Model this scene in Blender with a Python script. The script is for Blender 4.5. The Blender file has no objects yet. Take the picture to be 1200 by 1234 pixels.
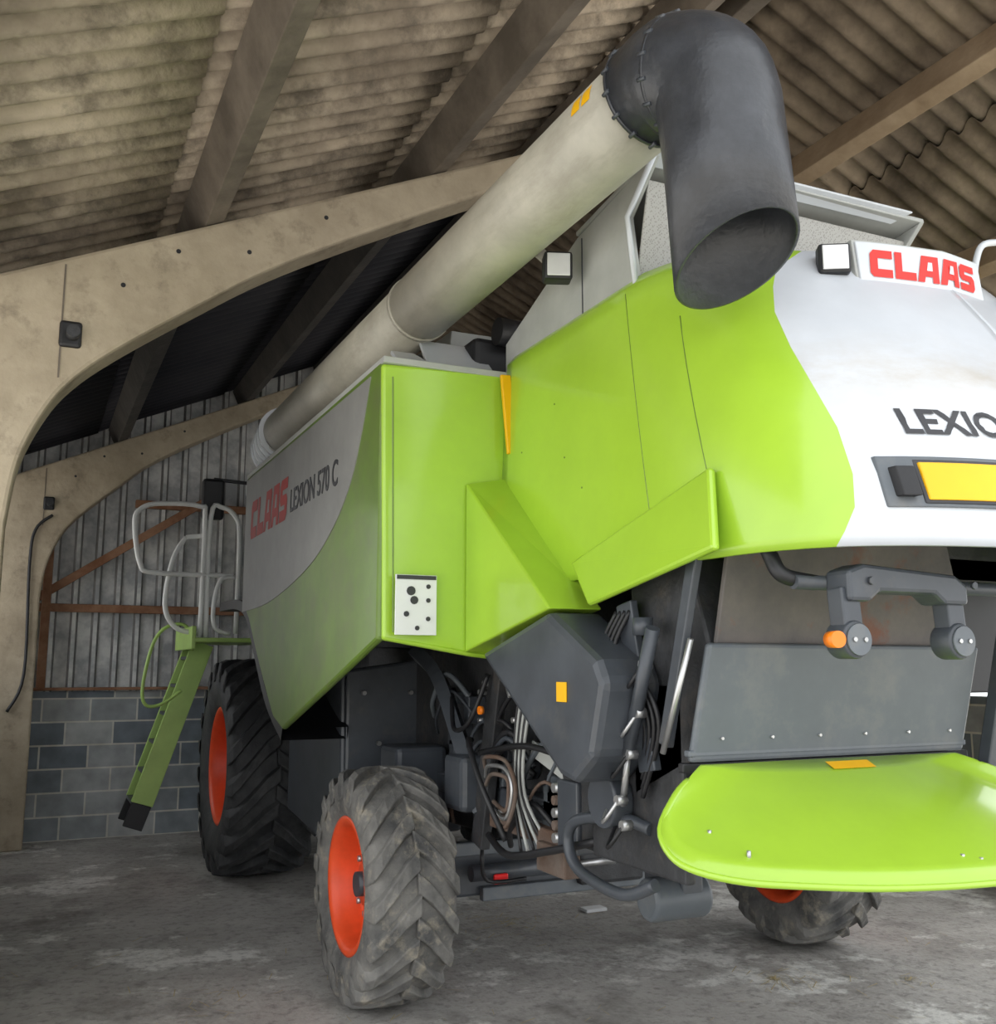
import bpy, bmesh, math, random
from mathutils import Vector, Matrix
random.seed(4)
D=bpy.data
# ---------------------------------------------------------------- helpers
def link(o,parent=None):
    bpy.context.scene.collection.objects.link(o)
    if parent: o.parent=parent
    return o
def empty(name):
    e=D.objects.new(name,None); e.empty_display_size=.2
    return link(e)
def M(name,col,rough=.5,metal=0,var=.1,scale=5,bump=0,coat=0,col2=None,thr=(.35,.7),bscale=None):
    m=D.materials.new(name); m.use_nodes=True
    n=m.node_tree.nodes; l=m.node_tree.links; b=n['Principled BSDF']
    tc=n.new('ShaderNodeTexCoord'); nz=n.new('ShaderNodeTexNoise'); nz.inputs['Scale'].default_value=scale
    nz.inputs['Detail'].default_value=6; nz.inputs['Roughness'].default_value=.65
    l.new(tc.outputs['Object'],nz.inputs['Vector'])
    cr=n.new('ShaderNodeValToRGB'); cr.color_ramp.elements[0].position=thr[0]; cr.color_ramp.elements[1].position=thr[1]
    c=Vector(col)
    c2=Vector(col2) if col2 else c*(1+var)
    c1=c if col2 else c*(1-var)
    cr.color_ramp.elements[0].color=(*c1,1); cr.color_ramp.elements[1].color=(*c2,1)
    l.new(nz.outputs['Fac'],cr.inputs['Fac']); l.new(cr.outputs['Color'],b.inputs['Base Color'])
    b.inputs['Roughness'].default_value=rough; b.inputs['Metallic'].default_value=metal
    if coat: b.inputs['Coat Weight'].default_value=coat; b.inputs['Coat Roughness'].default_value=.12
    if bump:
        n2=n.new('ShaderNodeTexNoise'); n2.inputs['Scale'].default_value=bscale or scale*6; n2.inputs['Detail'].default_value=6
        l.new(tc.outputs['Object'],n2.inputs['Vector'])
        bp=n.new('ShaderNodeBump'); bp.inputs['Strength'].default_value=bump; bp.inputs['Distance'].default_value=.02
        l.new(n2.outputs['Fac'],bp.inputs['Height']); l.new(bp.outputs['Normal'],b.inputs['Normal'])
    return m
def overlay(m,col,scale,p0,p1,amount=1,detail=8,zband=None,stretch=(1,1,1)):
    """mix a dirt colour over a material's base colour"""
    n=m.node_tree.nodes;l=m.node_tree.links;b=n['Principled BSDF']
    base=b.inputs['Base Color'].links[0].from_socket
    tc=n.new('ShaderNodeTexCoord');mp=n.new('ShaderNodeMapping');mp.inputs['Scale'].default_value=stretch
    l.new(tc.outputs['Object'],mp.inputs['Vector'])
    v=n.new('ShaderNodeTexNoise');v.inputs['Scale'].default_value=scale;v.inputs['Detail'].default_value=detail;v.inputs['Roughness'].default_value=.7
    l.new(mp.outputs['Vector'],v.inputs['Vector'])
    cr=n.new('ShaderNodeValToRGB');cr.color_ramp.elements[0].position=p0;cr.color_ramp.elements[1].position=p1
    l.new(v.outputs['Fac'],cr.inputs['Fac'])
    ml=n.new('ShaderNodeMath');ml.operation='MULTIPLY';ml.inputs[1].default_value=amount;l.new(cr.outputs['Color'],ml.inputs[0]);fac=ml.outputs[0]
    if zband:
        sp=n.new('ShaderNodeSeparateXYZ');l.new(tc.outputs['Object'],sp.inputs[0])
        mr=n.new('ShaderNodeMapRange');mr.inputs['From Min'].default_value=zband[0];mr.inputs['From Max'].default_value=zband[1];l.new(sp.outputs['Z'],mr.inputs['Value'])
        rp=n.new('ShaderNodeValToRGB');e=rp.color_ramp.elements;e[0].color=(0,0,0,1);e[1].color=(0,0,0,1);x=e.new(.5);x.color=(1,1,1,1)
        l.new(mr.outputs[0],rp.inputs['Fac'])
        m3=n.new('ShaderNodeMath');m3.operation='MULTIPLY';l.new(fac,m3.inputs[0]);l.new(rp.outputs['Color'],m3.inputs[1]);fac=m3.outputs[0]
    mx=n.new('ShaderNodeMixRGB');mx.inputs['Color2'].default_value=(*col,1)
    l.new(fac,mx.inputs['Fac']);l.new(base,mx.inputs['Color1']);l.new(mx.outputs['Color'],b.inputs['Base Color'])
def mesh(name,vs,fs,mat,parent=None,smooth=False,bevel=0,mi=None,solid=0):
    me=D.meshes.new(name); me.from_pydata([tuple(v) for v in vs],[],fs)
    mats=mat if isinstance(mat,(list,tuple)) else [mat]
    for m in mats: me.materials.append(m)
    if mi:
        for p,i in zip(me.polygons,mi): p.material_index=i
    bm=bmesh.new(); bm.from_mesh(me); bmesh.ops.recalc_face_normals(bm,faces=bm.faces); bm.to_mesh(me); bm.free()
    if smooth:
        for p in me.polygons: p.use_smooth=True
    o=D.objects.new(name,me); link(o,parent)
    if solid:
        s=o.modifiers.new('s','SOLIDIFY'); s.thickness=solid; s.offset=0
    if bevel:
        b=o.modifiers.new('b','BEVEL'); b.width=bevel; b.segments=2; b.limit_method='ANGLE'; b.angle_limit=math.radians(35)
    return o
def box(name,x,y,z,mat,parent=None,bevel=.008):
    vs=[(x[i],y[j],z[k]) for i in(0,1) for j in(0,1) for k in(0,1)]
    fs=[(0,1,3,2),(4,6,7,5),(0,4,5,1),(2,3,7,6),(0,2,6,4),(1,5,7,3)]
    return mesh(name,vs,fs,mat,parent,bevel=bevel)
def prism(name,pts,a,b,axis,mat,parent=None,bevel=.006):
    n=len(pts)
    def mk(p,t):
        return (t,p[0],p[1]) if axis=='X' else ((p[0],t,p[1]) if axis=='Y' else (p[0],p[1],t))
    vs=[mk(p,a) for p in pts]+[mk(p,b) for p in pts]
    fs=[tuple(range(n)),tuple(range(2*n-1,n-1,-1))]+[(i,(i+1)%n,n+(i+1)%n,n+i) for i in range(n)]
    return mesh(name,vs,fs,mat,parent,bevel=bevel)
def slab(name,pts,th,mat,parent=None,bevel=.004):
    p=[Vector(q) for q in pts]; nrm=Vector((0,0,0))
    for i in range(len(p)):
        nrm+=p[i].cross(p[(i+1)%len(p)])
    nrm.normalize(); n=len(p)
    vs=p+[q+nrm*th for q in p]
    fs=[tuple(range(n)),tuple(range(2*n-1,n-1,-1))]+[(i,(i+1)%n,n+(i+1)%n,n+i) for i in range(n)]
    return mesh(name,vs,fs,mat,parent,bevel=bevel)
def beam(name,p0,p1,w,d,mat,parent=None,ref=(0,0,1),bevel=.005):
    p0=Vector(p0);p1=Vector(p1);a=(p1-p0).normalized();r=Vector(ref)
    s=(r-a*r.dot(a)).normalized(); t=a.cross(s)
    vs=[]
    for p in(p0,p1):
        for i,j in((-1,-1),(1,-1),(1,1),(-1,1)): vs.append(p+s*i*w/2+t*j*d/2)
    fs=[(0,1,2,3),(7,6,5,4)]+[(i,(i+1)%4,4+(i+1)%4,4+i) for i in range(4)]
    return mesh(name,vs,fs,mat,parent,bevel=bevel)
def smoothpts(pts,k=8,cyc=False):
    P=[Vector(p) for p in pts];n=len(P);out=[]
    rng=n if cyc else n-1
    for i in range(rng):
        if cyc: a,b,c,d=P[(i-1)%n],P[i],P[(i+1)%n],P[(i+2)%n]
        else: a,b,c,d=P[max(i-1,0)],P[i],P[i+1],P[min(i+2,n-1)]
        for j in range(k):
            t=j/k
            out.append(.5*((2*b)+(c-a)*t+(2*a-5*b+4*c-d)*t*t+(3*b-a-3*c+d)*t**3))
    if not cyc: out.append(P[-1])
    return out
def P2(pts,k=8):
    return [(p.x,p.y) for p in smoothpts([(a,b,0) for a,b in pts],k)]
def sweep(name,pts,r,mat,parent=None,seg=14,sm=True,caps=True,k=6,solid=0,smooth=True,lastfn=None):
    P=smoothpts(pts,k) if sm else [Vector(p) for p in pts]
    rs=r if isinstance(r,(list,tuple)) else [r]*len(P)
    if len(rs)!=len(P): rs=[rs[min(int(i*len(rs)/len(P)),len(rs)-1)] for i in range(len(P))]
    vs=[];fs=[];up=None
    for i,p in enumerate(P):
        if i==0:t=P[1]-P[0]
        elif i==len(P)-1:t=P[-1]-P[-2]
        else:t=(P[i+1]-p).normalized()+(p-P[i-1]).normalized()
        t.normalize()
        if up is None:
            up=Vector((0,0,1)) if abs(t.z)<.9 else Vector((1,0,0))
        up=(up-t*up.dot(t)).normalized(); s=t.cross(up)
        for j in range(seg):
            a=2*math.pi*j/seg
            v=p+(up*math.cos(a)+s*math.sin(a))*rs[i]
            if lastfn and i==len(P)-1: v=lastfn(v)
            vs.append(v)
    n=len(P)
    for i in range(n-1):
        for j in range(seg):
            fs.append((i*seg+j,i*seg+(j+1)%seg,(i+1)*seg+(j+1)%seg,(i+1)*seg+j))
    if caps: fs+= [tuple(range(seg)),tuple(range((n-1)*seg,n*seg))]
    o=mesh(name,vs,fs,mat,parent,smooth=smooth,solid=solid)
    if smooth and caps:
        for p in o.data.polygons:
            if len(p.vertices)>4:p.use_smooth=False
    return o
def cyl(name,p0,p1,r,mat,parent=None,seg=24,bevel=0):
    o=sweep(name,[p0,p1],r,mat,parent,seg=seg,sm=False)
    if bevel:
        b=o.modifiers.new('b','BEVEL');b.width=bevel;b.segments=2;b.limit_method='ANGLE'
    return o
def lathe(name,prof,center,mat,parent,seg=64,sgn=1):
    vs=[];fs=[];n=len(prof);c=Vector(center)
    for j in range(seg):
        a=2*math.pi*j/seg
        for x,r in prof: vs.append(c+Vector((x*sgn,r*math.cos(a),r*math.sin(a))))
    for j in range(seg):
        for i in range(n-1):
            fs.append((j*n+i,j*n+i+1,((j+1)%seg)*n+i+1,((j+1)%seg)*n+i))
    return mesh(name,vs,fs,mat,parent,smooth=True)
def text(name,s,loc,size,xl,yl,mat,parent,bold=0,shear=0,sx=1):
    c=D.curves.new(name,'FONT');c.body=s;c.size=size;c.extrude=.0015;c.offset=bold;c.shear=shear
    c.materials.append(mat)
    o=D.objects.new(name,c);link(o,parent)
    X=Vector(xl).normalized();Y=Vector(yl).normalized();Z=X.cross(Y)
    m=Matrix((X,Y,Z)).transposed().to_4x4();m.translation=Vector(loc)
    o.matrix_local=m@Matrix.Diagonal((sx,1,1,1))
    return o
def wraptext(name,s,x0,z0,size,mat,parent,fn,bold=0,sx=1,shear=0):
    c=D.curves.new(name+'_c','FONT');c.body=s;c.size=size;c.offset=bold;c.shear=shear;c.resolution_u=4
    o=D.objects.new(name+'_c',c);bpy.context.scene.collection.objects.link(o)
    bpy.context.view_layer.update()
    me=D.meshes.new_from_object(o.evaluated_get(bpy.context.evaluated_depsgraph_get()))
    bm=bmesh.new();bm.from_mesh(me);bmesh.ops.triangulate(bm,faces=bm.faces)
    for it in range(2): bmesh.ops.subdivide_edges(bm,edges=[e for e in bm.edges if e.calc_length()>.03],cuts=1)
    for v in bm.verts:
        x=x0+v.co.x*sx;z=z0+v.co.y; v.co=Vector((x,fn(x,z),z))
    bm.to_mesh(me);bm.free()
    D.objects.remove(o)
    me.materials.clear();me.materials.append(mat)
    return link(D.objects.new(name,me),parent)
GL={'C':[[(1,0),(.15,0),(0,.15),(0,.85),(.15,1),(1,1),(1,.70),(.34,.70),(.34,.30),(1,.30)]],
    'L':[[(0,0),(1,0),(1,.30),(.34,.30),(.34,1),(0,1)]],
    'A':[[(-.06,0),(.27,0),(.33,.22),(.68,.22),(.68,0),(1,0),(1,1),(.18,1)],],
    'S':[[(0,0),(.85,0),(1,.15),(1,.48),(.86,.62),(.34,.62),(.34,.74),(1,.74),(1,1),(.15,1),(0,.85),(0,.52),(.14,.38),(.66,.38),(.66,.27),(0,.27)]]}
def blocktext(name,s,W,H,mat,hole,parent,fn,shear=.1,gap=.12):
    n=len(s);cw=W/(n+gap*(n-1));vs=[];fs=[];mi=[]
    def add(poly,x0,e,m):
        b=len(vs)
        for a,c in poly:
            vs.append(fn(x0+a*cw+shear*c*H,c*H,e))
        fs.append(tuple(range(b,b+len(poly))));mi.append(m)
    for k,ch in enumerate(s):
        x0=k*cw*(1+gap)
        for poly in GL[ch]: add(poly,x0,0,0)
        if ch=='A': add([(.40,.44),(.68,.44),(.68,.76),(.48,.76)],x0,1,1)
    me=D.meshes.new(name);me.from_pydata(vs,[],fs);me.materials.append(mat);me.materials.append(hole)
    for p,i in zip(me.polygons,mi):p.material_index=i
    return link(D.objects.new(name,me),parent)
# ---------------------------------------------------------------- materials
GREEN=M('paint_lime',(.345,.56,.038),.30,var=.06,scale=2.5,coat=.5)
LADG=M('paint_lime_pale',(.42,.62,.16),.4,var=.08,scale=4)  # paler lime for platform and ladder
GREEND=M('paint_lime_dusty_shaded',(.125,.21,.028),.45,var=.15,scale=3,coat=.2)  # dusty lime, darkened further: side cover shade painted into the colour
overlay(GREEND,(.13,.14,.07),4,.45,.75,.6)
WHITE=M('paint_offwhite',(.57,.60,.63),.35,var=.05,scale=3,coat=.3)
HOODW=M('paint_hood_white',(.57,.60,.64),.32,var=.05,scale=3,coat=.4)
overlay(HOODW,(.40,.355,.29),4,.32,.7,.75,zband=(2.35,2.75),stretch=(1,1,2.5))
RAILW=M('rail_white',(.80,.81,.79),.4,var=.06)
WHITED=M('paint_offwhite_dusty_shaded',(.24,.24,.23),.5,var=.12,scale=3)  # darker off-white copy; the shade on the side cover is painted in
LGREY=M('paint_light_grey',(.40,.41,.39),.5,var=.1,scale=4)
TUBE=M('tube_paint_dusty',(.42,.40,.335),.45,var=.14,scale=4)
overlay(TUBE,(.26,.235,.185),5,.5,.7,.5,stretch=(2,.5,2))
DGREY=M('paint_dark_grey',(.055,.062,.073),.38,var=.2,scale=4)
overlay(DGREY,(.12,.11,.095),7,.55,.75,.4)
DGREY2=M('frame_dark_dusty',(.032,.033,.036),.6,var=.4,scale=7,bump=.2)
overlay(DGREY2,(.11,.09,.07),6,.55,.72,.5)
MGREY=M('paint_mid_grey',(.105,.12,.135),.42,var=.12,scale=3)
overlay(MGREY,(.20,.185,.16),6,.5,.75,.45)
BLACK=M('black_plastic',(.012,.012,.014),.5,var=.3)
SPOUT=M('spout_black_rubber',(.038,.041,.048),.34,var=.3,scale=8,bump=.1)
overlay(SPOUT,(.15,.15,.15),9,.62,.74,.3,stretch=(1,1,.4))
RUBBER=M('tyre_rubber',(.022,.023,.025),.7,scale=6,bump=.2,col2=(.075,.075,.075),thr=(.4,.8))
RUBBERD=M('tyre_rubber_dusty',(.06,.06,.06),.85,scale=5,bump=.3,col2=(.24,.23,.21),thr=(.3,.75))
overlay(RUBBERD,(.42,.37,.28),9,.53,.68,.55)
RED=M('rim_red',(.80,.085,.02),.45,var=.12,scale=6)
ORANGE=M('amber_lens',(.9,.22,.01),.3,var=.05)
REDL=M('red_lens',(.8,.02,.02),.3,var=.05)
YEL=M('yellow_plate',(.88,.47,.0),.4,var=.05)
STEEL=M('zinc_steel',(.5,.5,.5),.35,metal=.8,var=.2)
RUST=M('rusty_steel',(.10,.055,.035),.8,scale=5,bump=.3,col2=(.16,.13,.11))
CHUTE=M('chute_dusty',(.075,.07,.07),.7,scale=3,bump=.2,col2=(.15,.13,.115))
overlay(CHUTE,(.17,.06,.03),4,.52,.64,.8)
REDT=M('decal_red',(.75,.02,.012),.5,var=.03)
REDD=M('decal_red_dusty_shaded',(.36,.025,.018),.6,var=.1)  # lettering red darkened in colour for the shaded side cover
BLKT=M('decal_black',(.03,.03,.035),.5,var=.03)
PAPER=M('decal_white',(.72,.73,.73),.5,var=.03)
GLASS=M('lamp_glass',(.72,.72,.72),.15,metal=.3,var=.05)
CONC=M('concrete_frame',(.29,.24,.17),.9,scale=2.2,bump=.35,bscale=14,col2=(.50,.425,.315),thr=(.3,.75))
overlay(CONC,(.16,.13,.095),5,.54,.68,.6)
PURL=M('concrete_purlin',(.10,.082,.064),.9,scale=3,bump=.3,col2=(.21,.175,.14))
PURLD=M('concrete_purlin_shaded',(.035,.032,.03),.9,scale=3,bump=.3,col2=(.07,.062,.055))  # darkened purlin copy: shade of the rear bay is in the colour
PURLR=M('timber_purlin',(.26,.18,.11),.85,scale=3,bump=.3,col2=(.44,.33,.22))
ROOFL=M('fibre_cement',(.17,.135,.10),.95,scale=1.1,bump=.4,bscale=25,col2=(.58,.485,.375),thr=(.34,.64))
overlay(ROOFL,(.085,.07,.055),3.5,.48,.64,.7)
ROOFD=M('fibre_cement_shaded',(.02,.021,.028),.95,scale=1.4,bump=.3,col2=(.035,.034,.04))  # dark sheet colour stands in for the shade beyond the first portal
ROOFR=M('fibre_cement_brown',(.085,.064,.045),.95,scale=1.5,bump=.4,bscale=25,col2=(.33,.26,.185))
CLAD=M('galvanised_cladding',(.36,.37,.38),.55,scale=3,col2=(.68,.68,.66),metal=.0,thr=(.4,.6))
CLADR=M('cladding_rib_dark',(.13,.13,.13),.7,scale=4,col2=(.28,.27,.26))  # darker grey for the sloping rib flanks
WOOD=M('rusty_rail',(.20,.085,.04),.8,scale=5,col2=(.36,.20,.12))
SOIL=M('outdoor_ground',(.48,.46,.42),.9,scale=.6,col2=(.6,.57,.52))
FLOOR=M('concrete_floor',(.28,.264,.242),.85,scale=1.6,bump=.35,bscale=30,col2=(.46,.44,.41),thr=(.3,.7))
overlay(FLOOR,(.70,.69,.65),.9,.55,.60,.85,detail=10)
overlay(FLOOR,(.13,.12,.108),1.3,.52,.66,.75,detail=8,stretch=(1,.8,1))
overlay(FLOOR,(.12,.11,.10),16,.50,.66,.6,detail=9)
def blockmat():
    m=D.materials.new('concrete_blocks');m.use_nodes=True;n=m.node_tree.nodes;l=m.node_tree.links;b=n['Principled BSDF']
    tc=n.new('ShaderNodeTexCoord');sp=n.new('ShaderNodeSeparateXYZ');l.new(tc.outputs['Object'],sp.inputs[0])
    ad=n.new('ShaderNodeMath');l.new(sp.outputs['X'],ad.inputs[0]);l.new(sp.outputs['Y'],ad.inputs[1])
    cb=n.new('ShaderNodeCombineXYZ');l.new(ad.outputs[0],cb.inputs['X']);l.new(sp.outputs['Z'],cb.inputs['Y'])
    bk=n.new('ShaderNodeTexBrick');bk.inputs['Scale'].default_value=1;bk.inputs['Brick Width'].default_value=.44;bk.inputs['Row Height'].default_value=.225
    bk.inputs['Mortar Size'].default_value=.009;bk.inputs['Color1'].default_value=(.17,.195,.22,1);bk.inputs['Color2'].default_value=(.50,.50,.48,1);bk.inputs['Mortar'].default_value=(.58,.56,.50,1)
    bk.inputs['Bias'].default_value=-.2
    l.new(cb.outputs[0],bk.inputs['Vector'])
    nz=n.new('ShaderNodeTexNoise');nz.inputs['Scale'].default_value=6;nz.inputs['Detail'].default_value=8;l.new(tc.outputs['Object'],nz.inputs['Vector'])
    mx=n.new('ShaderNodeMixRGB');mx.blend_type='OVERLAY';mx.inputs['Fac'].default_value=.5
    l.new(bk.outputs['Color'],mx.inputs['Color1']);l.new(nz.outputs['Fac'],mx.inputs['Color2'])
    l.new(mx.outputs['Color'],b.inputs['Base Color'])
    b.inputs['Roughness'].default_value=.92
    bp=n.new('ShaderNodeBump');bp.inputs['Strength'].default_value=.6;bp.inputs['Distance'].default_value=.01;bp.invert=True
    l.new(bk.outputs['Fac'],bp.inputs['Height']);l.new(bp.outputs['Normal'],b.inputs['Normal'])
    return m
BLOCK=blockmat()
# ---------------------------------------------------------------- barn
XR=3.15; E0=3.58; SL=.45; RD=.24
XL,XRR=-.75,2*3.15+.75
Y0=1.5
def rt(x): return E0+SL*(x if x<=XR else 2*XR-x)
box('floor',(XL-.2,XRR+.4),(.2,11.1),(-.15,0),FLOOR,bevel=0)
box('ground',(-40,45),(-45,40),(-.4,-.16),SOIL,bevel=0)
box('approach_apron',(-6,14),(-14,.19),(-.15,-.01),SOIL,bevel=0)
def roof(name,xs,ya,yb,mat):
    """corrugated sheets, lapped in rows; xs from eaves to ridge"""
    vs=[];fs=[];p=.146;k=10;N=int((yb-ya)/p*k)
    for r in range(len(xs)-1):
        b=len(vs);xa,xb=xs[r],xs[r+1]
        e=.10*(1 if xb>xa else -1)
        for i in range(N+1):
            y=ya+i*p/k;c=math.cos(2*math.pi*i/k);dz=.031*(abs(c)**.8)*(1 if c>0 else -1)
            vs.append((xa-(e if r else 0),y,rt(xa-(e if r else 0))+RD+.055+dz))
            vs.append((xb,y,rt(xb)+RD+.035+dz))
        for i in range(N): fs.append((b+2*i,b+2*i+1,b+2*i+3,b+2*i+2))
    return mesh(name,vs,fs,mat,None,smooth=True,solid=.007)
WX=[XL-.25,.50,1.75,XR]
roof('ceiling_west_front',WX,Y0,6.1,ROOFL)
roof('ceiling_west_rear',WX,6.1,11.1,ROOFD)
roof('ceiling_east',[2*XR-x for x in WX],Y0,11.1,ROOFR)
pu=empty('roof_purlins')
for s,xs in((0,(-.35,.68,1.92,2.8)),(1,(4.12,5.25,6.5))):
    for i,xx in enumerate(xs):
        z=rt(xx)
        a=Vector((1,0,SL if s==0 else -SL)).normalized()
        if s==0:
            beam('purlin_%d_%d'%(i,s),(xx,Y0+.05,z+RD/2),(xx,5.9,z+RD/2),RD-.03,.10,PURL,pu,ref=(-a.z,0,a.x))
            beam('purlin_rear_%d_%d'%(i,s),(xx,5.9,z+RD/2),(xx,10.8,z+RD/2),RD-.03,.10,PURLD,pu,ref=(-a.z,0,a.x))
        else:
            beam('purlin_%d_%d'%(i,s),(xx,Y0+.05,z+RD/2),(xx,10.8,z+RD/2),RD-.03,.10,PURLR,pu,ref=(-a.z,0,a.x))
beam('ridge_purlin',(XR,Y0+.05,rt(XR)+.1),(XR,10.8,rt(XR)+.1),.2,.10,PURL,pu)
def portal(name,y,th=.26,sh=0):
    low=[(-.14,0),(-.14,2.3),(-.1,2.6),(.0,2.85),(.12,3.02),(.32,3.2),(.65,3.45),(1.03,3.72),(1.6,4.05),(2.5,4.52),(XR,4.78)]
    low=[(a+sh*max(0,1-max(0,a+.14)/1.2),b) for a,b in low]
    low=[low[0]]+P2(low[1:],5)
    top=[(XR,rt(XR)),(0,rt(0)),(-.62,rt(-.62)),(-.62,0)]
    L=low+top
    R=[(2*XR-a,b) for a,b in L]
    e=empty(name)
    prism('left_half',L,y,y+th,'Y',CONC,e,bevel=.02)
    prism('right_half',R,y,y+th,'Y',CONC,e,bevel=.02)
    box('splice_joint',(.035,.043),(y-.004,y),(3.0,3.56),PURL,e,0)
    box('bolt_recess',(.03,.13),(y-.02,y+.01),(3.15,3.28),BLACK,e,.015)
    cyl('bolt',(.09,y-.09,3.21),(.09,y,3.21),.03,DGREY2,e)
    for k,(x,z) in enumerate(((.3,3.5),(.55,3.72),(.9,3.78),(1.3,4.05))):
        cyl('bolt_hole_%d'%k,(x,y-.003,z),(x,y+.01,z),.012,BLACK,e,seg=10)
    return e
portal('portal_frame',4.98); portal('portal_frame',10.4,sh=.2)
box('wall_back',(XL,XRR),(10.85,11.0),(0,1.42),BLOCK,bevel=0)
def cladding(name,xa,xb,y,z0,mat):
    vs=[];fs=[];p=.2
    prof=[(0,0),(.10,0),(.12,-.04),(.155,-.04),(.175,0)]
    xs=[];x=xa
    while x<xb:
        for a,b in prof: xs.append((x+a,b))
        x+=p
    for X,d in xs: vs+= [(X,y+d,z0),(X,y+d,rt(min(max(X,XL),XRR))+.27)]
    mi=[]
    for i in range(len(xs)-1): fs.append((2*i,2*i+2,2*i+3,2*i+1)); mi.append(1 if i%5 in(1,3) else 0)
    return mesh(name,vs,fs,[mat,CLADR],None,solid=.004,mi=mi)
cladding('wall_back_cladding',XL,XRR,10.93,1.42,CLAD)
rl=empty('wall_rails')
box('rail_low',(-.1,6.4),(10.78,10.84),(2.20,2.28),WOOD,rl)
box('rail_high',(.9,5.4),(10.78,10.84),(3.29,3.37),WOOD,rl)
box('sill',(-.1,6.4),(10.76,10.84),(1.43,1.46),WOOD,rl)
beam('brace',(-.05,10.74,2.27),(1.75,10.74,3.5),.08,.05,WOOD,rl)
beam('post',(.12,10.72,1.45),(.12,10.72,3.2),.08,.06,WOOD,rl,ref=(1,0,0))
sweep('conduit',[(.12,10.37,3.1),(-.02,10.37,2.95),(-.05,10.37,2.6),(-.03,10.37,1.6),(-.15,10.37,1.25)],.014,BLACK,rl,seg=8)
box('wall_left',(XL-.15,XL),(5.2,11.0),(0,1.42),BLOCK,bevel=0)
box('wall_left_cladding',(XL-.1,XL-.05),(5.2,8.6),(1.42,3.4),ROOFR,bevel=0)
box('wall_right',(XRR,XRR+.15),(5.2,11.0),(0,1.42),BLOCK,bevel=0)
# ---------------------------------------------------------------- COMBINE
C=empty('combine_harvester')
CX=2.9
def wheel(tag,cx,cy,R,W,rimR,nl,rub,sgn,lugh=.045,lwf=.46):
    c=(cx,cy,R)
    Rb=R-lugh;h=W/2
    prof=[(-h*.82,rimR-.005),(-h*.93,rimR+.03),(-h*1.0,rimR+(Rb-rimR)*.45),(-h*.97,rimR+(Rb-rimR)*.78),(-h*.86,Rb-.025),(-h*.5,Rb-.006),(0,Rb),
          (h*.5,Rb-.006),(h*.86,Rb-.025),(h*.97,rimR+(Rb-rimR)*.78),(h*1.0,rimR+(Rb-rimR)*.45),(h*.93,rimR+.03),(h*.82,rimR-.005)]
    lathe(tag+'_tyre',prof,c,rub,C,seg=72)
    vs=[];fs=[];cc=Vector(c)
    def P(x,r,a): return cc+Vector((x,r*math.cos(a),r*math.sin(a)))
    lw=lwf*2*math.pi/nl
    for s in(-1,1):
        for i in range(nl):
            a0=2*math.pi*(i+(.5 if s>0 else 0))/nl
            st=[(-.04,Rb-.02,R,0,1.0),(.25,Rb-.02,R-.001,.22,.95),(.5,Rb-.03,R-.004,.5,.9),(.8,Rb-.04,R-.012,.85,.9),(.97,Rb-.07,R-.03,1.05,.95),(1.02,Rb-.13,Rb-.06,1.12,.8)]
            b0=len(vs)
            for f,ri,ro,da,wf in st:
                x=s*f*h; aa=a0+da*.95*W/(2*R)*1.1
                ww=lw*.5*wf
                vs+= [P(x,ri,aa-ww*1.2),P(x,ro,aa-ww*.8),P(x,ro,aa+ww*.8),P(x,ri,aa+ww*1.2)]
            for k in range(len(st)-1):
                for j in range(3):
                    q=b0+k*4
                    fs.append((q+j,q+j+1,q+j+5,q+j+4))
            fs.append((b0,b0+1,b0+2,b0+3));q=b0+(len(st)-1)*4;fs.append((q,q+1,q+2,q+3))
    mesh(tag+'_lugs',vs,fs,rub,C,bevel=.008)
    w=h
    rp=[(.80*w,rimR),(.86*w,rimR+.015),(.88*w,rimR-.012),(.80*w,rimR-.03),(.62*w,rimR-.045),(.2*w,rimR-.06),(.12*w,rimR*.8),(.25*w,rimR*.55),(.30*w,rimR*.38),(.30*w,.13),(.30*w,.12),(.42*w,.11),(.42*w,.0)]
    lathe(tag+'_rim',rp,c,RED,C,seg=64,sgn=sgn)
    lathe(tag+'_rim_inner',[(.80*w,rimR),(.86*w,rimR+.015),(.88*w,rimR-.012),(.75*w,rimR-.04),(0,rimR-.06),(-.1*w,rimR*.5),(-.1*w,0)],c,RED,C,seg=64,sgn=-sgn)
    for i in range(8):
        a=2*math.pi*i/8
        q=Vector(c)+Vector((sgn*.30*w,.0,0))+Vector((0,math.cos(a),math.sin(a)))*(rimR*.45)
        cyl(tag+'_nut_%d'%i,q,q+Vector((sgn*.03,0,0)),.016,STEEL,C,seg=6)
    cyl(tag+'_hub',Vector(c)+Vector((sgn*.3*w,0,0)),Vector(c)+Vector((sgn*.62*w,0,0)),.06,DGREY,C)
RY=5.05
wheel('rear_left',1.70,RY,.575,.43,.325,18,RUBBERD,-1,.032,.55)
wheel('rear_right',4.40,RY,.575,.43,.325,18,RUBBERD,1,.032,.55)
wheel('front_left',1.76,8.5,.865,.70,.46,20,RUBBER,-1,.05,.5)
wheel('front_right',4.1,8.5,.865,.70,.46,20,RUBBER,1,.05,.5)
prism('body_core',[(3.0,1.9),(3.3,1.5),(3.3,1.2),(5.2,1.0),(8.0,.9),(8.9,1.1),(8.9,2.9),(3.0,2.9)],2.35,3.3,'X',DGREY2,C)
box('upper_core',(1.6,4.2),(4.4,7.3),(1.9,2.95),DGREY2,C)
box('hood_core',(2.05,3.75),(2.9,4.4),(2.0,2.95),DGREY2,C)
prism('grain_tank',[(4.75,2.95),(7.1,2.95),(7.3,3.5),(4.65,3.4)],1.9,3.9,'X',LGREY,C)
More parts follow.
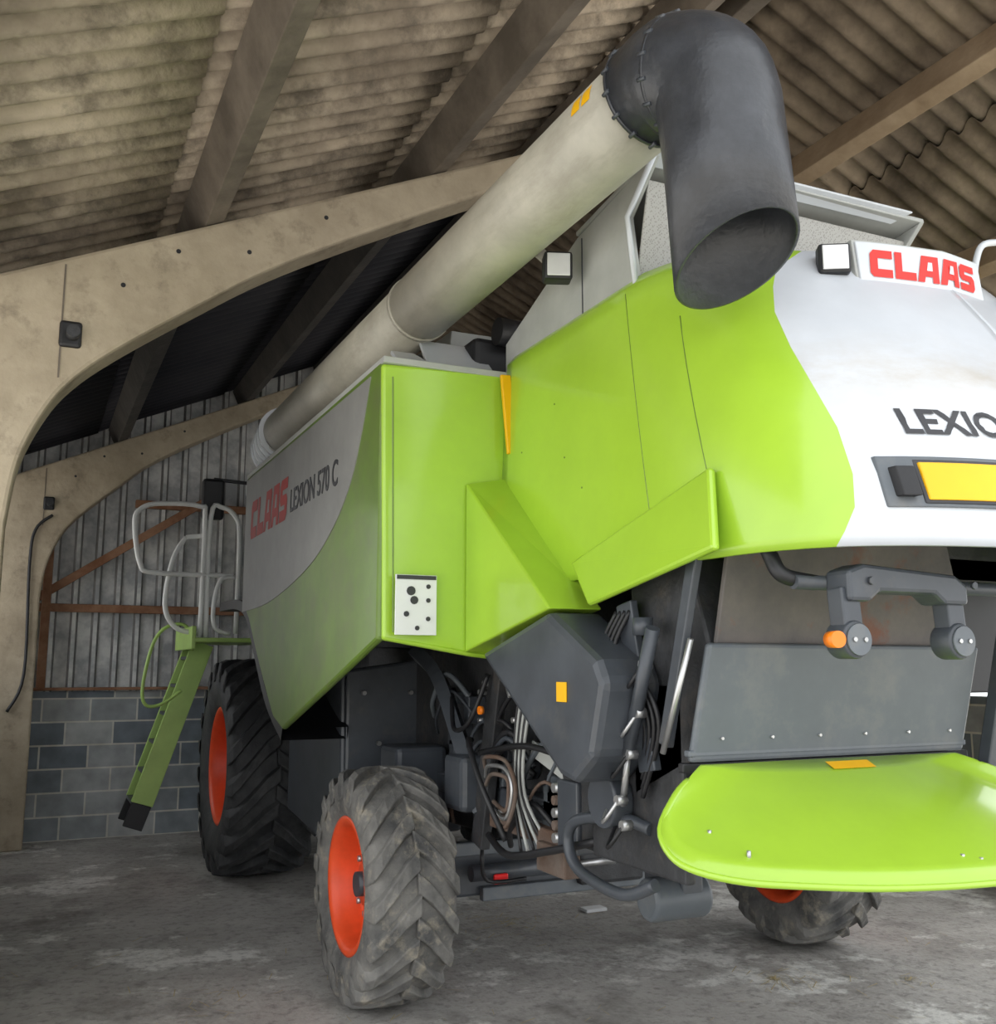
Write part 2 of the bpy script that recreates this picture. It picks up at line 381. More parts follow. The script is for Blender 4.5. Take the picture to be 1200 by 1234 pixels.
prism('cab_body',[(7.6,1.75),(9.2,1.75),(9.6,2.0),(9.75,3.3),(7.6,3.3)],1.95,3.85,'X',BLACK,C,.03)
box('cab_roof',(1.85,3.95),(7.5,9.95),(3.3,3.5),WHITE,C,.05)
box('cab_side_glass',(1.93,1.95),(7.9,9.5),(2.1,3.2),MGREY,C,.005)
prism('feeder_house',[(8.6,.9),(10.0,.45),(10.0,1.0),(8.6,1.7)],2.2,3.6,'X',DGREY,C)
box('front_axle',(1.9,3.9),(8.35,8.65),(.72,1.05),DGREY2,C)
box('rear_axle_beam',(1.86,4.2),(RY-.1,RY+.1),(.48,.70),DGREY,C,.015)
box('rear_axle_top_plate',(1.95,4.1),(RY-.15,RY-.08),(.69,.76),MGREY,C,.008)
box('rear_axle_lower_plate',(2.2,4.0),(RY-.15,RY-.1),(.46,.53),MGREY,C,.008)
box('rear_axle_centre',(2.75,3.15),(RY-.2,RY+.25),(.5,1.25),DGREY2,C,.02)
cyl('steering_cylinder',(2.1,RY-.22,.62),(2.6,RY-.22,.62),.04,DGREY,C)
cyl('steering_rod',(2.6,RY-.22,.62),(2.95,RY-.22,.62),.018,STEEL,C)
cyl('tie_rod',(1.95,RY+.2,.6),(4.1,RY+.2,.6),.025,DGREY,C)
for x,s in((1.95,-1),(4.14,1)):
    box('kingpin_housing_%d'%(s+1),(x-.07,x+.07),(RY-.13,RY+.13),(.40,.84),DGREY2,C,.02)
box('axle_red_reflector',(2.20,2.28),(RY-.29,RY-.27),(.57,.62),REDL,C)
# ---- left side cover
SX=1.35
side=[(4.13,3.02),(4.13,1.77),(5.0,1.53),(5.85,1.30),(6.1,1.36),(6.4,1.56),(6.7,1.78),(6.95,1.98),(7.15,2.08),(7.2,3.0)]
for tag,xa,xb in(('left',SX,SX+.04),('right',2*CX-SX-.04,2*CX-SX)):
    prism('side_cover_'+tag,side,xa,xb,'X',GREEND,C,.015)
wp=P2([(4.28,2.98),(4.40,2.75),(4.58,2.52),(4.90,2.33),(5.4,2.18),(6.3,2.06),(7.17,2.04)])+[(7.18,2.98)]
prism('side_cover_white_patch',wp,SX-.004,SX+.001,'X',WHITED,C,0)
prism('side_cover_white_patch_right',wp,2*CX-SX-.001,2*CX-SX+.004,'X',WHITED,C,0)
blocktext('side_brand_lettering','CLAAS',1.08,.26,REDD,WHITED,C,lambda u,v,e:Vector((SX-.006-.001*e,6.97-u,2.53+v)))
text('side_model_lettering','LEXION 570 C',(SX-.006,5.8,2.56),.19,(0,-1,0),(0,0,1),BLKT,C,bold=.002,sx=.85)
ar=smoothpts([(SX+.02,5.9,1.27),(SX+.02,6.35,1.46),(SX+.02,6.75,1.76),(SX+.02,7.1,2.03),(SX+.02,7.5,2.12),(SX+.02,8.2,2.14)],6)
vs=[];fs=[]
for p in ar:
    vs+=[p+Vector((0,.02,.03)),p+Vector((.4,.02,.03)),p+Vector((.4,.05,-.04)),p+Vector((0,.05,-.04))]
for i in range(len(ar)-1):
    for j in range(4): fs.append((4*i+j,4*i+(j+1)%4,4*i+4+(j+1)%4,4*i+4+j))
mesh('wheel_arch',vs,fs,BLACK,C)
for tag,m in(('left',lambda x:x),('right',lambda x:2*CX-x)):
    slab('rear_cover_'+tag,[(m(SX),4.12,3.0),(m(1.97),4.1,3.02),(m(1.97),4.1,1.68),(m(1.78),4.1,1.70),(m(SX+.02),4.12,1.77)],.04,GREEN,C,.015)
slab('side_box_top',[(SX,4.1,3.0),(1.97,4.1,3.0),(1.97,7.2,3.0),(SX,7.2,3.0)],.03,LGREY,C)
beam('cover_edge_trim',(SX+.035,4.075,2.93),(SX+.055,4.075,1.80),.008,.008,GREEND,C)
box('operation_decal',(1.41,1.60),(4.065,4.075),(1.79,2.05),PAPER,C,.002)
for i,(x,z,r) in enumerate(((1.48,1.98,.02),(1.495,1.94,.018),(1.56,2.0,.01),(1.56,1.94,.01),(1.46,1.88,.012),(1.56,1.86,.01),(1.51,1.82,.01))):
    cyl('decal_icon_%d'%i,(x,4.066,z),(x,4.060,z),r,BLKT,C,seg=12)
box('decal_header',(1.415,1.595),(4.06,4.066),(2.03,2.047),BLKT,C,0)
# ---- rear hood shell
def plan(Z):
    t=max(0,min(1,(Z-2.0)/1.05)); q=t**1.6
    lo=[(1.93,4.1),(1.93,3.4),(1.92,2.75),(1.93,2.5),(1.97,2.3),(2.08,2.12),(2.3,2.0),(2.6,1.93),(2.9,1.91)]
    hi=[(1.97,4.1),(1.97,3.5),(1.97,3.05),(1.99,2.9),(2.05,2.77),(2.17,2.66),(2.36,2.58),(2.6,2.50),(2.9,2.45)]
    return [Vector((a[0]+(b[0]-a[0])*q,a[1]+(b[1]-a[1])*q,Z)) for a,b in zip(lo,hi)]
Zs=[1.99,2.03,2.1,2.2,2.35,2.5,2.65,2.8,2.92,3.0,3.06,3.12,3.145]
rows=[];NL=26;NR=26
def bx(Z):
    pts=[(1.99,2.06),(2.13,2.12),(2.35,2.13),(2.6,2.12),(2.85,2.16),(3.0,2.26),(3.06,2.33),(3.12,2.42),(3.2,2.5)]
    for (a,b),(c,d) in zip(pts,pts[1:]):
        if Z<=c: return b+(d-b)*max(0,(Z-a))/(c-a)
    return 2.5
def res(Q,n):
    L=[0]
    for a,b in zip(Q,Q[1:]): L.append(L[-1]+(b-a).length)
    out=[]
    for k in range(n+1):
        s=L[-1]*k/n
        j=0
        while j<len(L)-2 and L[j+1]<s: j+=1
        f=(s-L[j])/max(1e-9,L[j+1]-L[j]); out.append(Q[j].lerp(Q[j+1],min(1,f)))
    return out
for Z in Zs:
    zz=min(Z,3.06)
    P=smoothpts(plan(zz),16)
    if Z>3.06:
        k=(Z-3.06)/.085
        P=[Vector((p.x+.10*k*k*(1 if p.x<2.2 else .3),p.y+.10*k*k*(1 if p.y<3 else 0),Z)) for p in P]
    xb=bx(Z); ib=None
    for i,p in enumerate(P):
        if p.y<3.2 and p.x>=xb: ib=i;break
    A=P[ib-1];B=P[ib];f=(xb-A.x)/(B.x-A.x);Bp=A.lerp(B,f)
    rows.append(res(P[:ib]+[Bp],NL)+res([Bp]+P[ib:],NR)[1:])
nc=len(rows[0])
for mir in(0,1):
    vs=[];fs=[];mi=[]
    for r in rows:
        for p in r: vs.append((2*CX-p.x,p.y,p.z) if mir else tuple(p))
    for i in range(len(rows)-1):
        for j in range(nc-1):
            fs.append((i*nc+j,i*nc+j+1,(i+1)*nc+j+1,(i+1)*nc+j)); mi.append(0 if j<NL else 1)
    mesh('rear_hood_%d'%mir,vs,fs,[GREEN,HOODW],C,smooth=True,mi=mi,solid=.02)
slab('rear_hood_top',[(2.05,2.95,3.13),(2.2,2.8,3.14),(2.5,2.7,3.14),(2.9,2.63,3.14),(3.3,2.7,3.14),(3.6,2.8,3.14),(3.75,2.95,3.13),(3.75,4.1,3.05),(2.05,4.1,3.05)],.01,WHITE,C)
def hx(y,z):
    P=smoothpts(plan(min(z,3.06)),12)
    for a,b in zip(P,P[1:]):
        if a.y>=y>=b.y and a.y>b.y: return a.x+(b.x-a.x)*(a.y-y)/(a.y-b.y)
    return 1.95
def seam(name,yz0,yz1,w=.0028):
    pts=[]
    for i in range(13):
        f=i/12;y=yz0[0]+(yz1[0]-yz0[0])*f;z=yz0[1]+(yz1[1]-yz0[1])*f
        pts.append((hx(y,z)-.0095,y,z))
    sweep(name,pts,w*.8,GREEND,C,seg=6,sm=False)
seam('hood_seam_1',(3.06,3.05),(2.86,2.17))
seam('hood_seam_2',(2.74,2.86),(2.55,2.27))
for (y,z) in((3.9,2.6),(3.6,2.75),(3.35,2.35),(3.9,2.3),(3.5,2.5)):
    cyl('rivet',(1.94,y,z),(hx(y,z)-.0125,y,z),.004,GREEND,C,seg=8)
slab('hood_lower_flare',[(1.925,2.5,2.27),(1.925,3.40,2.05),(1.86,3.16,1.87),(1.87,2.42,2.0)],.03,GREEN,C,.012)
wv=[(1.75,4.1,2.48),(1.75,4.1,1.72),(1.75,3.30,1.87),(1.97,4.08,2.52),(1.97,4.1,1.72),(1.97,3.28,1.87)]
mesh('belt_guard_green',wv,[(0,1,2),(3,5,4),(0,2,5,3),(1,4,5,2),(0,3,4,1)],GREEN,C,bevel=.008)
dv=[(3.92,1.71),(3.30,1.86),(2.95,1.68),(2.90,1.60),(2.98,1.35),(3.12,1.25),(3.22,1.27)]
prism('belt_shield_dark',dv,1.74,1.98,'X',DGREY,C,.03)
box('shield_warning_decal',(1.733,1.739),(3.15,3.22),(1.53,1.60),YEL,C,.001)
beam('yellow_lever',(1.93,4.06,3.0),(1.95,4.03,2.62),.05,.02,YEL,C,ref=(1,0,0))
# ---- engine cover
EC=[(4.2,3.0),(4.2,3.2),(3.49,3.46),(3.05,3.53),(2.9,3.55),(3.09,3.38),(3.03,3.02)]
prism('engine_cover_left',EC,2.0,2.025,'X',LGREY,C,.004)
prism('engine_cover_right',EC,3.36,3.385,'X',LGREY,C,.004)
beam('engine_cover_seam',(1.998,3.45,3.44),(1.998,3.45,3.03),.004,.004,DGREY,C,ref=(1,0,0),bevel=0)
slab('engine_cover_top',[(2.0,2.9,3.55),(3.385,2.9,3.55),(3.385,3.5,3.47),(2.0,3.5,3.47)],.02,LGREY,C)
slab('engine_cover_rim',[(2.0,2.88,3.56),(3.30,2.88,3.57),(3.24,2.95,3.535),(2.02,2.95,3.525)],.012,WHITE,C)
MESHM=M('perforated_screen',(.40,.41,.38),.55,var=.1)
nn=MESHM.node_tree.nodes;ll=MESHM.node_tree.links
vo=nn.new('ShaderNodeTexVoronoi');vo.inputs['Scale'].default_value=110;t2=nn.new('ShaderNodeTexCoord')
mp_=nn.new('ShaderNodeMapping');mp_.inputs['Rotation'].default_value=(.4,.7,.5);ll.new(t2.outputs['Object'],mp_.inputs['Vector']);ll.new(mp_.outputs['Vector'],vo.inputs['Vector'])
vo.inputs['Randomness'].default_value=.6
c2=nn.new('ShaderNodeValToRGB');c2.color_ramp.elements[0].position=.2;c2.color_ramp.elements[1].position=.45;c2.color_ramp.elements[0].color=(.24,.235,.215,1);c2.color_ramp.elements[1].color=(.38,.375,.35,1)
ll.new(vo.outputs['Distance'],c2.inputs['Fac']);ll.new(c2.outputs['Color'],nn['Principled BSDF'].inputs['Base Color'])
slab('engine_screen',[(2.03,3.12,3.02),(3.36,3.12,3.02),(3.36,3.0,3.5),(2.03,3.0,3.5)],.01,MESHM,C)
sweep('cover_edge_flange',[(1.995,2.9,3.545),(1.995,3.09,3.38),(1.995,3.03,3.02)],.012,WHITE,C,sm=False,seg=8)
box('engine_deck_plate',(1.97,2.3),(3.0,3.3),(3.0,3.03),LGREY,C)
slab('tank_gusset_1',[(1.62,4.25,3.02),(1.98,4.25,3.02),(1.98,4.5,3.25),(1.66,4.5,3.25)],.02,WHITE,C)
box('engine_filter_1',(1.9,2.15),(4.35,4.7),(3.0,3.28),BLACK,C,.03)
cyl('engine_filter_2',(2.0,4.3,3.3),(2.2,4.3,3.3),.07,BLACK,C)
slab('tank_gusset_2',[(1.45,4.2,3.03),(1.62,4.2,3.03),(1.60,4.4,3.14),(1.48,4.4,3.14)],.02,WHITE,C)
# ---- unloading auger tube
T0=Vector((1.52,6.75,3.27));T1=Vector((1.730,2.52,3.508));d=(T1-T0).normalized()
mid=T0.lerp(T1,.55)
sweep('auger_tube',[T0,mid],.158,TUBE,C,seg=48,sm=False)
sweep('auger_tube_rear',[mid,T1],.163,TUBE,C,seg=48,sm=False)
sweep('tube_collar_mid',[mid-d*.012,mid+d*.012],.168,TUBE,C,seg=48,sm=False)
for k in range(5):
    q=T0-d*(.02+.05*k)+Vector((.0,0,-.02*k))
    sweep('pivot_rib_%d'%k,[q,q-d*.03],.185,WHITE,C,seg=32,sm=False)
sweep('pivot_elbow',[T0,T0+Vector((.05,.25,-.03)),T0+Vector((.25,.4,-.2)),T0+Vector((.3,.42,-.5))],.165,LGREY,C,seg=28)
def cut(v):
    dx=v.x-1.842;dy=v.y-2.262
    return Vector((v.x,v.y,2.855+.13*dx-.5*dy))
ep=smoothpts([T1+d*.07,(1.752,2.39,3.50),(1.776,2.33,3.47),(1.796,2.29,3.42),(1.810,2.276,3.34)],4)
el=[T1-d*.02]+ep+[Vector((1.822,2.272,3.2)),Vector((1.842,2.262,2.855))]
sweep('discharge_spout',el,[.170,.172]+[.178,.182]+[.184]*(len(ep)-3)+[.182,.181],SPOUT,C,seg=56,sm=False,caps=False,solid=.012,lastfn=cut)
def flange(k,p,tt,rr,nb):
    p=Vector(p);tt=Vector(tt).normalized()
    sweep('elbow_flange_%d'%k,[p-tt*.006,p+tt*.006],rr,SPOUT,C,seg=48,sm=False)
    up=Vector((0,0,1));up=(up-tt*up.dot(tt)).normalized();s=tt.cross(up)
    for j in range(nb):
        a=2*math.pi*j/nb;q=p+(up*math.cos(a)+s*math.sin(a))*(rr-.002)
        cyl('flange_bolt_%d_%d'%(k,j),q-tt*.016,q+tt*.016,.007,DGREY,C,seg=8)
flange(0,T1-d*.01,d,.180,14); flange(1,(1.755,2.385,3.499),(.25,-.93,-.22),.192,16)
def lampat(tag,q,nx,sz,dep=.06):
    ny=Vector(nx).normalized();q=Vector(q)
    beam(tag+'_body',q-ny*dep,q,sz*1.25,sz*1.25,BLACK,C,ref=(0,0,1),bevel=.012)
    beam(tag+'_glass',q,q+ny*.008,sz,sz,GLASS,C,ref=(0,0,1),bevel=.003)
lampat('tube_lamp',(1.87,3.42,3.29),(-.35,-.93,-.05),.095,.09)
beam('tube_lamp_bracket',(1.86,3.5,3.34),(1.80,3.55,3.42),.05,.015,TUBE,C)
def onTube(s,a,r=.18):
    p=T0.lerp(T1,s);up=Vector((0,0,1));u=(up-d*up.dot(d)).normalized();sd=d.cross(u);return p+(u*math.cos(a)-sd*math.sin(a))*r
for k,(s0,s1) in enumerate(((.945,.957),(.960,.972))):
    vs=[];fs=[]
    for i in range(5):
        for s in(s0,s1): vs.append(onTube(s,-(1.15+i*.09),.1645))
    fs=[(2*i,2*i+1,2*i+3,2*i+2) for i in range(4)]
    mesh('tube_decal_%d'%k,vs,fs,YEL,C)
# ---- rear hood furniture
_c={}
def yr(x,z):
    k=round(min(z,3.06),2)
    if k not in _c: _c[k]=[p for p in smoothpts(plan(k),16) if p.y<3]
    if x>CX: x=2*CX-x
    P=_c[k]
    for a,b in zip(P,P[1:]):
        if a.x<=x<=b.x and b.x>a.x: return a.y+(b.y-a.y)*(x-a.x)/(b.x-a.x)
    return P[-1].y
def onrear(name,x0,x1,z0,z1,th,mat,off=0,fn=yr,n=14):
    vs=[];fs=[]
    for i in range(n+1):
        x=x0+(x1-x0)*i/n
        for (z,e) in((z0,0),(z0,1),(z1,1),(z1,0)):
            vs.append((x,fn(x,z)-off-(th if e else -.02),z))
    for i in range(n):
        for j in range(4): fs.append((4*i+j,4*i+(j+1)%4,4*i+4+(j+1)%4,4*i+4+j))
    fs+=[(0,1,2,3),(4*n,4*n+1,4*n+2,4*n+3)]
    return mesh(name,vs,fs,mat,C,bevel=.004)
def yb(x,z): return yr(x,3.0)-.015+(z-3.0)*.12
onrear('brand_badge_panel',2.53,3.09,2.965,3.13,.012,WHITE,fn=yb)
onrear('brand_badge_frame',2.522,3.098,2.957,3.138,.004,LGREY,fn=yb)
blocktext('rear_brand_lettering','CLAAS',.47,.105,REDT,WHITE,C,lambda u,v,e:Vector((2.565+u,yb(2.565+u,2.995+v)-.015-.001*e,2.995+v)))
wraptext('rear_model_lettering','LEXION 570',2.29,2.335,.118,BLKT,C,lambda x,z:yr(x,z)-.014,bold=.003,sx=1.05)
onrear('number_plate_holder',2.175,3.25,2.10,2.255,.022,MGREY)
onrear('number_plate',2.28,2.80,2.12,2.235,.006,YEL,off=.024)
onrear('plate_lamp_left',2.20,2.25,2.13,2.22,.025,BLACK,off=.024,n=2)
onrear('number_plate_frame',2.27,2.815,2.11,2.245,.002,BLKT,off=.024)
lampat('hood_lamp_left',(2.44,2.47,3.055),(-.50,-.86,0),.088)
lampat('hood_lamp_right',(3.37,2.47,3.055),(.5,-.86,0),.088)
sweep('rear_grab_rail',[(3.46,2.75,3.15),(3.46,2.72,3.32),(3.51,2.7,3.40),(3.72,2.7,3.40),(3.74,2.75,3.15)],.014,WHITE,C,seg=10)
# ---- chopper area
prism('straw_chute',[(2.75,2.02),(3.1,2.0),(3.1,1.2),(2.72,1.36),(2.64,1.72)],1.98,3.1,'X',DGREY2,C,.01)
slab('chute_upper_panel',[(1.98,2.62,1.73),(3.12,2.62,1.73),(2.95,2.55,2.1),(2.0,2.55,2.1)],.02,CHUTE,C)
slab('chopper_flap',[(1.89,2.66,1.36),(3.08,2.66,1.36),(3.13,2.6,1.73),(1.93,2.6,1.73)],.03,MGREY,C,.012)
beam('flap_hinge_bar',(1.87,2.66,1.34),(3.12,2.66,1.34),.03,.03,BLACK,C)
beam('flap_lower_lip',(1.88,2.64,1.385),(3.09,2.64,1.385),.02,.03,MGREY,C)
for i in range(6):
    cyl('flap_screw_%d'%i,(2.0+i*.2,2.625,1.43),(2.0+i*.2,2.61,1.43),.005,STEEL,C,seg=8)
prism('chopper_housing',[(2.75,1.35),(3.3,1.6),(3.75,1.3),(3.6,.95),(2.95,.95),(2.75,1.15)],2.02,3.1,'X',DGREY2,C,.01)
beam('chute_side_post',(3.16,2.6,1.30),(3.26,2.5,2.0),.05,.05,DGREY,C,ref=(1,0,0))
box('chute_back',(3.1,3.8),(2.9,3.0),(1.55,2.1),BLACK,C)
# deflector lid
O=[(1.82,2.555,1.32),(1.75,2.52,1.285),(1.655,2.46,1.205),(1.635,2.38,1.145),(1.665,2.30,1.115),(1.76,2.22,1.095),(1.90,2.155,1.085),(2.1,2.085,1.075),(2.35,2.035,1.07),(2.6,2.02,1.07),
   (2.85,2.04,1.075),(3.0,2.10,1.085),(3.15,2.2,1.10),(3.26,2.3,1.12),(3.29,2.4,1.15),(3.27,2.46,1.205),(3.15,2.53,1.29),(3.08,2.56,1.32)]
Oa=smoothpts(O,4);m_=len(Oa)
T=[Vector((1.90+(3.0-1.90)*(i/(m_-1)),2.60,1.35)) for i in range(m_)]
nr=8;vs=[];fs=[]
for r in range(nr+1):
    f=r/nr
    for i in range(m_):
        vs.append(T[i].lerp(Oa[i],f))
for r in range(nr):
    for i in range(m_-1): fs.append((r*m_+i,r*m_+i+1,(r+1)*m_+i+1,(r+1)*m_+i))
mesh('deflector_lid',vs,fs,GREEN,C,smooth=True,solid=.012)
sweep('deflector_edge_roll',[p+Vector((0,.0,-.006)) for p in Oa],.010,GREEN,C,seg=8,sm=False)
for i,(x,y,z) in enumerate(((1.78,2.40,1.19),(1.82,2.28,1.15),(2.45,2.12,1.12),(2.5,2.10,1.11),(2.95,2.2,1.14))):
    cyl('lid_screw_%d'%i,(x,y,z-.02),(x,y,z+.006),.006,STEEL,C,seg=8)
slab('deflector_decal',[(2.38,2.535,1.328),(2.56,2.535,1.328),(2.56,2.575,1.347),(2.38,2.575,1.347)],.001,YEL,C,0)
# light bar
cyl('light_bar_tube',(2.02,2.28,1.9),(3.6,2.22,1.9),.022,DGREY,C)
sweep('light_bar_hose',[(1.99,2.4,2.1),(1.99,2.34,1.98),(2.0,2.3,1.92),(2.1,2.28,1.9)],.024,BLACK,C)
for k in range(5): cyl('hose_spring_%d'%k,(1.99,2.4-.012*k,2.08-.02*k),(1.99,2.4-.012*k,2.073-.02*k),.03,STEEL,C)
prism('light_bar_carrier',[(2.12,1.93),(2.18,1.95),(2.55,1.93),(2.60,1.90),(2.60,1.84),(2.5,1.84),(2.46,1.87),(2.24,1.87),(2.2,1.84),(2.12,1.84)],2.16,2.26,'Y',DGREY,C,.012)
for i,x in enumerate((2.14,2.56)):
    beam('lamp_arm_%d'%i,(x,2.21,1.88),(x+.0,2.2,1.75),.07,.06,DGREY,C,ref=(1,0,0))
    cyl('lamp_pod_%d'%i,(x,2.24,1.73),(x,2.16,1.73),.055,DGREY,C,bevel=.01)
    cyl('lamp_cap_%d'%i,(x,2.16,1.73),(x,2.152,1.73),.045,MGREY,C)
    for j in(-1,1): cyl('lamp_cap_screw_%d_%d'%(i,j),(x+.02*j,2.152,1.73),(x+.02*j,2.147,1.73),.007,STEEL,C,seg=8)
    cyl('carrier_bolt_%d'%i,(x+.06,2.16,1.9),(x+.06,2.15,1.9),.012,DGREY,C,seg=6)
cyl('amber_side_reflector',(2.075,2.2,1.73),(2.068,2.16,1.73),.024,ORANGE,C)
# hydraulics left of chopper
beam('chopper_bracket_1',(1.93,3.05,1.88),(1.95,2.95,1.3),.10,.03,DGREY,C,ref=(0,1,0))
beam('chopper_bracket_2',(1.92,2.62,2.0),(1.90,2.78,1.40),.05,.03,DGREY,C,ref=(0,1,0))
cyl('gas_strut',(1.88,2.60,1.74),(1.86,2.74,1.38),.010,STEEL,C)
cyl('lift_cylinder',(1.86,2.78,1.78),(1.88,2.98,1.36),.024,DGREY,C)
cyl('lift_rod',(1.88,2.98,1.36),(1.90,3.05,1.18),.012,STEEL,C)
for i,(y,z) in enumerate(((2.86,1.66),(2.9,1.5),(2.96,1.36),(3.03,1.2),(3.0,1.12))):
    cyl('hydraulic_fitting_%d'%i,(1.86,y,z),(1.90,y,z),.018,STEEL,C,seg=8)
    sweep('hydraulic_line_%d'%i,[(1.87,y,z),(1.84,y+.03,z-.06),(1.86,y+.09,z-.08),(1.94,y+.16,z-.02)],.007,STEEL if i%2 else BLACK,C,seg=8)
cyl('accumulator',(1.9,2.9,1.82),(1.9,2.9,1.76),.035,DGREY,C)
for i in range(4):
    o=.03*i
    sweep('hyd_hose_%d'%i,[(1.92,3.1-o,1.85),(1.88,3.15-o,1.7),(1.9,3.0-o,1.6),(1.93,2.95-o,1.45),(1.95,3.0,1.3-o)],.009,BLACK,C,seg=8)
sweep('guard_bar',[(1.98,3.0,1.10),(1.95,3.15,1.12),(1.93,3.42,1.08),(1.93,3.5,1.0),(1.93,3.42,.9),(1.95,3.15,.86),(1.98,2.98,.92)],.022,DGREY,C)
box('chopper_end_plate',(1.98,2.02),(2.8,3.4),(.95,1.6),DGREY2,C,.01)
cyl('rotor_pulley',(1.9,3.2,1.18),(1.98,3.2,1.18),.1,DGREY,C,bevel=.01)
cyl('rear_hitch_can',(2.28,3.5,.74),(2.55,3.5,.74),.085,MGREY,C,bevel=.02)
box('rear_hitch_block',(2.4,2.5),(3.42,3.7),(.72,1.0),DGREY,C,.01)
# undercarriage left
prism('lower_side_shield',[(7.3,1.32),(6.0,1.62),(5.95,.62),(6.45,.58),(7.3,.66)],1.74,1.78,'X',DGREY,C,.02)
slab('divider_panel',[(1.76,5.95,1.64),(2.35,5.9,1.72),(2.55,5.9,1.2),(2.5,5.9,.65),(1.76,5.95,.62)],.04,DGREY,C,.02)
for i,(x,z) in enumerate(((1.85,1.5),(1.95,1.2),(2.15,1.5),(2.3,1.3),(2.05,.95))):
    cyl('panel_bolt_%d'%i,(x,5.9,z),(x,5.87,z),.014,STEEL,C,seg=8)
box('mid_side_box',(1.86,2.16),(5.3,5.6),(.72,1.22),DGREY,C,.03)
prism('walker_frame_panel',[(3.6,1.7),(6.9,1.8),(6.9,.75),(5.0,.8),(4.2,1.0),(3.7,1.1)],2.2,2.24,'X',DGREY2,C,.01)
for i,(y,z,r) in enumerate(((4.7,1.45,.05),(4.3,1.2,.07),(5.3,1.5,.04),(3.9,1.45,.05))):
    cyl('bearing_cap_%d'%i,(2.14,y,z),(2.2,y,z),r,DGREY,C,bevel=.01)
box('under_engine_beam',(2.1,2.3),(3.3,6.8),(.98,1.08),DGREY,C,.01)
box('rust_crossmember',(2.05,2.12),(3.75,4.5),(.90,.97),RUST,C,.01)
box('rust_bracket',(2.02,2.10),(3.7,3.95),(.80,.92),RUST,C,.01)
beam('tool_plate',(2.06,4.05,1.30),(2.06,3.75,1.22),.07,.02,LGREY,C,ref=(0,0,1))
box('bracket_pod',(1.95,2.15),(4.6,4.85),(.95,1.22),DGREY,C,.03)
sweep('curved_stay',[(2.0,5.4,1.74),(2.02,5.1,1.60),(2.04,4.85,1.3),(2.06,4.6,.95)],.05,DGREY,C,seg=4,smooth=False)
beam('diagonal_stay_2',(2.05,4.35,1.75),(2.05,4.6,.8),.12,.05,DGREY2,C,ref=(0,1,0))
beam('silver_rod_1',(2.0,4.25,1.70),(2.0,4.15,1.52),.025,.025,STEEL,C)
cyl('amber_marker',(1.98,4.42,1.45),(1.96,4.42,1.45),.020,ORANGE,C)
for i in range(6):
    o=i*.022
    sweep('pipe_bundle_%d'%i,[(2.02+o*.3,4.05-o,1.66),(2.0,4.1-o,1.4),(2.0,4.12-o,1.1),(2.0+o,4.05-o,.86)],.008,LGREY if i%2 else BLACK,C,seg=8)
for i in range(3):
    o=i*.035
    sweep('copper_loop_%d'%i,[(1.98,4.38,1.18-o),(1.95,4.32-o,1.24-o),(1.95,4.1,1.24-o),(1.95,4.0+o,1.12),(1.95,4.1,.96+o),(1.96,4.25,.98+o)],.010,RUST if i!=1 else STEEL,C,seg=8)
sweep('hose_arc_1',[(2.0,4.6,1.3),(1.9,4.4,1.3),(1.88,4.2,1.12),(1.95,4.1,.9)],.014,BLACK,C,seg=8)
sweep('hose_arc_2',[(1.98,4.45,1.25),(1.95,3.9,1.32),(1.97,3.5,1.28),(2.0,3.3,1.2)],.014,BLACK,C,seg=8)
sweep('hose_arc_3',[(2.0,4.85,1.5),(1.95,4.7,1.35),(1.95,4.5,1.4),(2.0,4.4,1.62)],.012,BLACK,C,seg=8)
sweep('hose_arc_4',[(2.0,3.4,1.0),(1.95,3.7,.92),(1.96,4.1,.84),(2.05,4.5,.86)],.016,BLACK,C,seg=8)
sweep('axle_hose',[(2.15,4.78,.80),(2.1,4.69,.72),(2.15,4.73,.6),(2.35,4.7,.6)],.01,BLACK,C,seg=8)
for i in range(5):
    z=.96+i*.05
    cyl('valve_bank_%d'%i,(2.0,3.75,z),(2.2,3.75,z),.02,RUST if i%2 else STEEL,C,seg=10)
box('valve_block',(2.0,2.2),(3.55,3.72),(.92,1.2),DGREY,C,.01)
random.seed(11)
for i in range(18):
    y=3.5+random.random()*1.4;z=.9+random.random()*.6
    sweep('belly_hose_%d'%i,[(2.12,y,z),(2.05,y+.15,z+.12),(2.05,y+.35,z-.02),(2.12,y+.5,z-.12)],.008+random.random()*.008,(BLACK,DGREY,MGREY,RUST,BLACK)[i%5],C,seg=8)
for i in range(22):
    y=3.5+random.random()*1.6;z=.85+random.random()*.8
    box('belly_bracket_%d'%i,(2.1,2.2),(y,y+.06+random.random()*.1),(z,z+.04+random.random()*.1),(DGREY,DGREY2,MGREY,DGREY2)[i%4],C,.006)
for i in range(14):
    y=3.5+random.random()*1.5;z=.9+random.random()*.7
    cyl('belly_fitting_%d'%i,(2.04,y,z),(2.10,y,z),.014,STEEL,C,seg=6)
